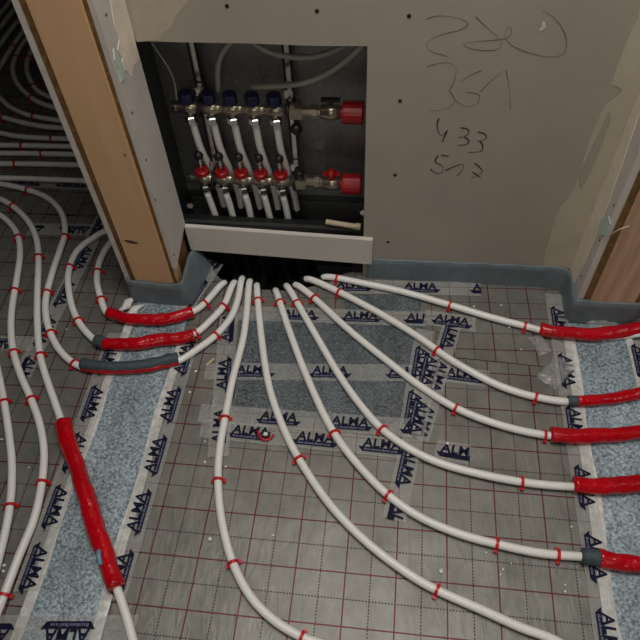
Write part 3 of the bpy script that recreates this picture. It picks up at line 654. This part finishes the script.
sleeve([(574, 485), (600, 486), (630, 484.5), (668, 481)], 'fourth red pipe sleeve from the top at right', .0175, seed=8)
sleeve([(599, 558), (620, 562), (645, 566), (672, 571)], 'lowest red pipe sleeve at right, with dark grey collar', .0165, dark=[((582, 555.5), (600, 558.5))], seed=9)

# ------------------------------------------------------------------ manifold cabinet
cab = empty('manifold_cabinet', (-.04, .84, 0)); tag(cab, 'grey sheet steel cabinet sunk in the wall around the manifolds', 'cabinet')
co = Matrix.Translation(-Vector(cab.location))
for nm, b in (('back_panel', (-.325, .245, .868, .872, .0, .72)), ('side_panel', (-.3285, -.3255, .703, .872, .0, .72)), ('side_panel', (.2455, .2485, .703, .872, .0, .72)), ('light_baffle', (-.325, .245, .7035, .768, .118, .1205)), ('light_baffle', (-.325, .245, .846, .867, .118, .1205)), ('top_panel', (-.325, .245, .703, .867, .7205, .7235))):
    o = obj(nm, boxbm(*b), M['back_steel'] if nm == 'back_panel' else M['black'] if nm == 'light_baffle' else M['steel'], cab); o.matrix_parent_inverse = co  # black baffle plates added to keep lamp light off the pipes below
for px, py in ((190, 206), (365, 213), (196, 225)):
    c = wl(px, py, .71) if px < 300 else wl(px-2, py, .71)
    bm = bmesh.new(); lathe(bm, [(.008, 0), (.008, .003), (.003, .004), (.003, .012)], n=10, axis='Y'); o = obj('wing_screw', bm, M['chrome'], cab); o.location = c; o.matrix_parent_inverse = co

def stub_sphere(r, n=8): return [(r*math.sin(PI*k/n), -r*math.cos(PI*k/n)) for k in range(n+1)]
def manifold(name, label, z, y, xs, top, xr):
    e = empty(name, (xs[0]-.03, y, z)); tag(e, label, 'manifold', 'pipe manifolds'); off = Matrix.Translation(-Vector(e.location))
    def part(nm, bm, m_, smooth=False, parent=e):
        o = obj(nm, bm, m_, parent, smooth=smooth)
        o.matrix_parent_inverse = off if parent is e else Matrix.Identity(4)
        return o
    bm = bmesh.new(); prof = [(.010, xs[0]-.034), (.0125, xs[0]-.032)]
    for x in xs: prof += [(.0125, x-.017), (.0155, x-.014), (.0155, x+.014), (.0125, x+.017)]
    prof += [(.0125, xs[-1]+.03)]
    lathe(bm, prof, (0, y, z), 'X', 16); part('manifold_bar', bm, M['brass'], True)
    bm = bmesh.new(); lathe(bm, [(.014, -.012), (.015, -.011), (.015, 0)], (xs[0]-.030, y, z), 'X', 12); part('end_cap', bm, M['chrome'])
    for k, x in enumerate(xs):
        if top:
            bm = bmesh.new(); n = 20
            lathe(bm, [(.013, .014), (.0175, .017), (.0175, .036), (.0155, .040), (.007, .041)], (x, y, z), 'Z', n)
            for i, v in enumerate(bm.verts):
                if i % 2: v.co.x = x+(v.co.x-x)*.94; v.co.y = y+(v.co.y-y)*.94
            part('blue_cap', bm, M['bluecap'])['label'] = 'dark blue valve cap'
        else:
            bm = bmesh.new(); lathe(bm, [(.013, .012), (.0175, .014), (.0175, .025), (.015, .027)], (x, y, z), 'Z', 18); part('red_ring', bm, M['redcap'])['label'] = 'red flow meter ring'
            bm = bmesh.new(); lathe(bm, [(.0065, .026), (.0065, .058), (.005, .060)], (x, y, z), 'Z', 12); part('sight_glass', bm, M['chrome'], True)['label'] = 'slim shiny flow meter tube'
            bm = bmesh.new(); lathe(bm, stub_sphere(.0120), (x+.0, y, z+.070), 'Z', 14); part('black_cap', bm, M['black'], True)['label'] = 'round black cap'
        # outlet, hexagonal nut and adaptor below
        bm = bmesh.new(); lathe(bm, [(.010, -.022), (.010, -.010)], (x, y, z), 'Z', 12); part('outlet', bm, M['brass'], True)
        bm = bmesh.new(); lathe(bm, [(.012, -.040), (.0145, -.038), (.0145, -.024), (.012, -.022)], (x, y, z), 'Z', 6, rot=.3); part('union_nut', bm, M['chrome'])
    x1 = xs[-1]+.03
    # end block with drain, union, ball valve, red plug
    part('end_block', bevbox(x1, x1+.036, y-.017, y+.017, z-.015, z+.015, b=.003), M['brass'])
    if top:
        bm = bmesh.new(); lathe(bm, [(.006, 0), (.006, .022)], (x1+.018, y-.004, z-.036), 'Z', 10); lathe(bm, stub_sphere(.0145), (x1+.018, y-.006, z-.046), 'Z', 14); part('drain_knob', bm, M['black'], True)['label'] = 'round black drain knob'
    else:
        bm = bmesh.new(); lathe(bm, [(.009, .014), (.0125, .018), (.0125, .034), (.008, .036)], (x1+.018, y, z), 'Z', 12); part('vent_cap', bm, M['black'], True)
    bm = bmesh.new(); lathe(bm, [(.012, .036), (.012, .056), (.0175, .056), (.0175, .070), (.013, .071), (.013, .076)], (x1, y, z), 'X', 8); part('union_ring', bm, M['brass'])
    bm = bmesh.new(); lathe(bm, [(.014, .076), (.0165, .079), (.0165, .090), (.019, .094), (.019, .106), (.0165, .110), (.0165, .122), (.013, .123)], (x1, y, z), 'X', 14); part('ball_valve', bm, M['brass'], True)
    bm = bmesh.new(); lathe(bm, [(.005, .016), (.005, .028)], (x1+.10, y, z), 'Z', 8)
    box(bm, x1+.078, x1+.122, y-.006, y+.006, z+.028, z+.034)
    if not top:
        lathe(bm, [(.010, .020), (.012, .026), (.012, .038), (.006, .046)], (x1+.10, y-.004, z), 'Z', 10)
    part('valve_handle', bm, M['black'] if top else M['redcap'])
    bm = bmesh.new(); lathe(bm, [(.013, .121), (.013, .126), (.0255, .127), (.0265, .130), (.0265, .172), (.025, .175)], (x1, y, z), 'X', 20); part('red_plug', bm, M['redcap'], False)['label'] = 'red protective sleeve on the valve end'
    return e
manifold('pipe_manifold', 'upper nickel-plated manifold with five dark blue caps', .443, .79, UPX, True, 0)
manifold('pipe_manifold', 'lower nickel-plated manifold with red rings and black flow meter caps', .232, .79, LOX, False, 0)
for x, lab in ((-.215, 'left manifold bracket with twin black rails and chrome clamps'), (-.004, 'right manifold bracket with twin black rails and chrome clamps')):
    e = empty('manifold_bracket', (x, .85, .2)); tag(e, lab, 'bracket', 'manifold brackets'); off = Matrix.Translation(-Vector(e.location))
    for s in (-1, 1):
        o = obj('rail', bevbox(x+s*.008-.0025, x+s*.008+.0025, .822, .830, .17, .719, b=.001), M['black'], e); o.matrix_parent_inverse = off
    o = obj('channel', boxbm(x-.0055, x+.0055, .826, .8275, .17, .719), M['chrome'], e); o.matrix_parent_inverse = off
    for z in (.232, .443):
        bm = bmesh.new()
        pp = smooth_path([(x, .79+.0195*math.cos(a), z+.0195*math.sin(a)) for a in [2*PI*k/12 for k in range(12)]]+[(x, .79+.0195, z)], .004)
        tube(bm, pp, .0036, 8); o = obj('clamp', bm, M['black'], e, smooth=True); o.matrix_parent_inverse = off
        o = obj('clamp_block', bevbox(x-.010, x+.010, .800, .824, z+.021, z+.043, b=.003), M['chrome'], e); o.matrix_parent_inverse = off
# grey cables in the top of the cabinet
def cable(pts, r, label, m_='cable', name='cable'):
    bm = bmesh.new(); tube(bm, smooth_path(pts, .01), r, 8); return tag(obj(name, bm, M[m_], smooth=True), label, 'cable', 'cables in the cabinet')
Zc, Sc = (140, 30), 2.667
cp = lambda l, ys: [wl(Zc[0]+x/Sc, Zc[1]+y/Sc, yy) for (x, y), yy in zip(l, ys)]
cable(cp([(262, 10), (235, 40), (215, 70), (207, 110), (209, 165)], [.78, .78, .79, .80, .81]), .0065, 'short grey cable dropping behind the third blue cap')
cable(cp([(285, 15), (315, 42), (350, 60), (420, 73), (480, 68), (540, 45), (580, 20)], [.78, .77, .77, .77, .77, .77, .77]), .0060, 'thin grey cable sagging in an arc below the niche top')
cable(cp([(295, 152), (340, 150), (390, 147), (440, 140), (500, 115), (550, 80), (590, 42), (605, 20)], [.80, .79, .78, .76, .75, .74, .735, .735]), .0065, 'pale grey cable looping from the right bracket to the niche corner')
cable(cp([(30, 30), (45, 55), (75, 100), (92, 140), (97, 185)], [.75, .75, .76, .77, .78]), .0020, 'thin wire at the left side of the cabinet', name='wire')
# white board strip closing the bottom of the niche
bm = bmesh.new()
zl0, zl1, zr0, zr1 = .076, .163, .058, .148
v = []
for x, z0_, z1_ in ((-.2815, zl0, zl1), (.2035, zr0, zr1)):
    for y in (.677, .6895):
        for z in (z0_, z1_): v.append(bm.verts.new((x, y, z)))
for f in ((0, 1, 5, 4), (2, 6, 7, 3), (1, 3, 7, 5), (0, 4, 6, 2), (0, 2, 3, 1), (4, 5, 7, 6)): bm.faces.new([v[i] for i in f])
bmesh.ops.bevel(bm, geom=bm.edges[:], offset=.001, segments=2, affect='EDGES')
tag(obj('cover_board', bm, M['board_white']), 'white board strip across the bottom of the niche opening', 'board')
# metal lip behind the strip
bm = bmesh.new(); box(bm, -.30, .17, .7045, .716, .150, .1535); tag(obj('cabinet_lip', bm, M['steel']), 'thin metal rail just behind the white board strip', 'rail')
# wooden scrap lying on it
e0, e1 = wl(326, 226, .712), wl(360, 232, .712)
bm = bmesh.new(); d = (e1-e0); L_ = d.length
box(bm, 0, L_, -.006, .006, -.003, .003); box(bm, L_*.86, L_, -.007, .007, -.003, .006)
o = obj('wood_scrap', bm, M['scrap']); o.location = Vector((e0.x, .712, .172)); o.rotation_euler = (0, math.atan2(.014, L_), 0); tag(o, 'small pale wooden scrap at the niche bottom right corner', 'scrap')

# ------------------------------------------------------------------ small debris
rr = random.Random(12)
def crumb_mesh(seed):
    r_ = random.Random(seed); bm = bmesh.new(); bmesh.ops.create_icosphere(bm, subdivisions=1, radius=1)
    for v in bm.verts: v.co *= r_.uniform(.7, 1.15)
    me = bpy.data.meshes.new('debris_crumb'); bm.to_mesh(me); bm.free(); me.materials.append(M['crumb']); return me
CM = [crumb_mesh(k) for k in range(3)]
for px, py, s in [(205, 463, 1), (226, 467, .9), (210, 540, 1.2), (273, 536, .8), (503, 570, .8), (500, 575, .6), (511, 564, .6), (565, 592, .7), (565, 585, .5), (441, 572, 1.1), (486, 553, .6), (571, 527, .6), (447, 444, .9), (474, 307, .7), (501, 306, .7), (509, 328, .7), (521, 350, .6), (537, 340, .6), (196, 372, .9), (190, 393, .8), (215, 311, .6), (232, 329, .6), (5, 566, .9), (4, 572, .9), (2, 440, .8), (29, 468, .7), (67, 330, .7), (170, 409, .6), (205, 442, .7), (190, 366, .7), (160, 336, .6)]:
    c = fl(px, py, 0); r_ = .0042*s; o = bpy.data.objects.new('debris_crumb', CM[rr.randrange(3)]); C.objects.link(o)
    under = (-.41 < c.x < -.264) or c.x > .705
    o.location = (c.x, c.y, r_*.7+(.0045 if under else .0006)); o.scale = (r_, r_*rr.uniform(.7, 1.2), r_*.8); o.rotation_euler = (0, 0, rr.uniform(0, 3))
    if c.x < -.264: lab = 'tiny white crumb on the grid among the pipes left of the foam strip'
    elif c.x < -.1 and c.y > .3: lab = 'tiny white crumb on the floor right of the three short left sleeves'
    elif c.x < .08: lab = 'tiny white crumb on the grid beside the pipe left of middle'
    elif c.y > .4: lab = 'tiny white crumb on the grid near the wall foot at right'
    else: lab = 'tiny white crumb on the grid between the lower right pipes'
    tag(o, lab, 'crumb', 'polystyrene crumbs on the floor')
# broken red clip lying on the tape
c = fl(265, 436, .006); e = empty('broken_clip', (c.x, c.y, .006)); tag(e, 'broken red clip with a white piece, lying on tape below foam patch', 'broken clip')
bm = bmesh.new(); tube(bm, smooth_path([(-.018, .010, .003), (-.012, -.004, .003), (.0, -.012, .003), (.014, -.006, .003), (.020, .004, .003)], .004), .0026, 8); obj('red_hook', bm, M['clip'], e, smooth=True)
obj('black_piece', bevbox(-.007, .012, -.005, .010, 0, .004, b=.001), M['black'], e)
obj('white_piece', bevbox(-.003, .006, -.002, .006, .004, .008, b=.001), M['white_tag'], e)
# yellowish clip scrap by the third pipe
c = fl(211, 363, .003); bm = bmesh.new(); tube(bm, smooth_path([(-.010, -.010, .004), (-.002, 0, .005), (.006, .012, .004)], .004), .0038, 8)
o = obj('plastic_scrap', bm, M['scrap'], smooth=True); o.location = (c.x, c.y, .001); tag(o, 'pale yellowish scrap lying on tape left of the foam patch', 'scrap')
# white scraps under the left stud foot
for px, py, a, lab in ((128, 305, 1.2, 'white torn film scrap under the left stud foot'), (134, 312, 1.0, 'smaller white film scrap beside the rearmost red sleeve')):
    c = fl(px, py, .004); bm = bmesh.new(); bmesh.ops.create_grid(bm, x_segments=8, y_segments=4, size=1)
    for v in bm.verts: v.co = (v.co.x*.028, v.co.y*.010+.004*math.sin(v.co.x*4), .006+.005*math.sin(v.co.x*3+v.co.y*2))
    bmesh.ops.solidify(bm, geom=bm.faces[:], thickness=.0008)
    o = obj('film_scrap', bm, M['film'], smooth=True); o.location = (c.x, c.y, .004); o.rotation_euler = (0, 0, a); tag(o, lab, 'film scrap')

# loose crumpled film by the right sleeves
for px, py, sz, a, lab in ((604, 325, .030, .3, 'crumpled clear film puffing up behind the topmost right red sleeve'), (556, 372, .034, .9, 'crumpled clear film flap on the grid above the second right sleeve'), (540, 345, .022, 2.0, 'loose wrinkled film between the two topmost right pipes')):
    c = fl(px, py, .006); r_ = random.Random(px); bm = bmesh.new(); bmesh.ops.create_grid(bm, x_segments=14, y_segments=10, size=1)
    for v in bm.verts:
        n_ = noise.noise(Vector((v.co.x*2.2+px, v.co.y*2.2, 0))); e_ = max(0, 1-max(abs(v.co.x), abs(v.co.y))**3)
        v.co = (v.co.x*sz*1.3*(1+.15*n_), v.co.y*sz*.8*(1+.2*n_), .003+e_*.014*(.5+abs(n_)))
    o = obj('film_scrap', bm, M['tape'], smooth=True); o.location = (c.x, c.y, .004); o.rotation_euler = (0, 0, a); tag(o, lab, 'film scrap')
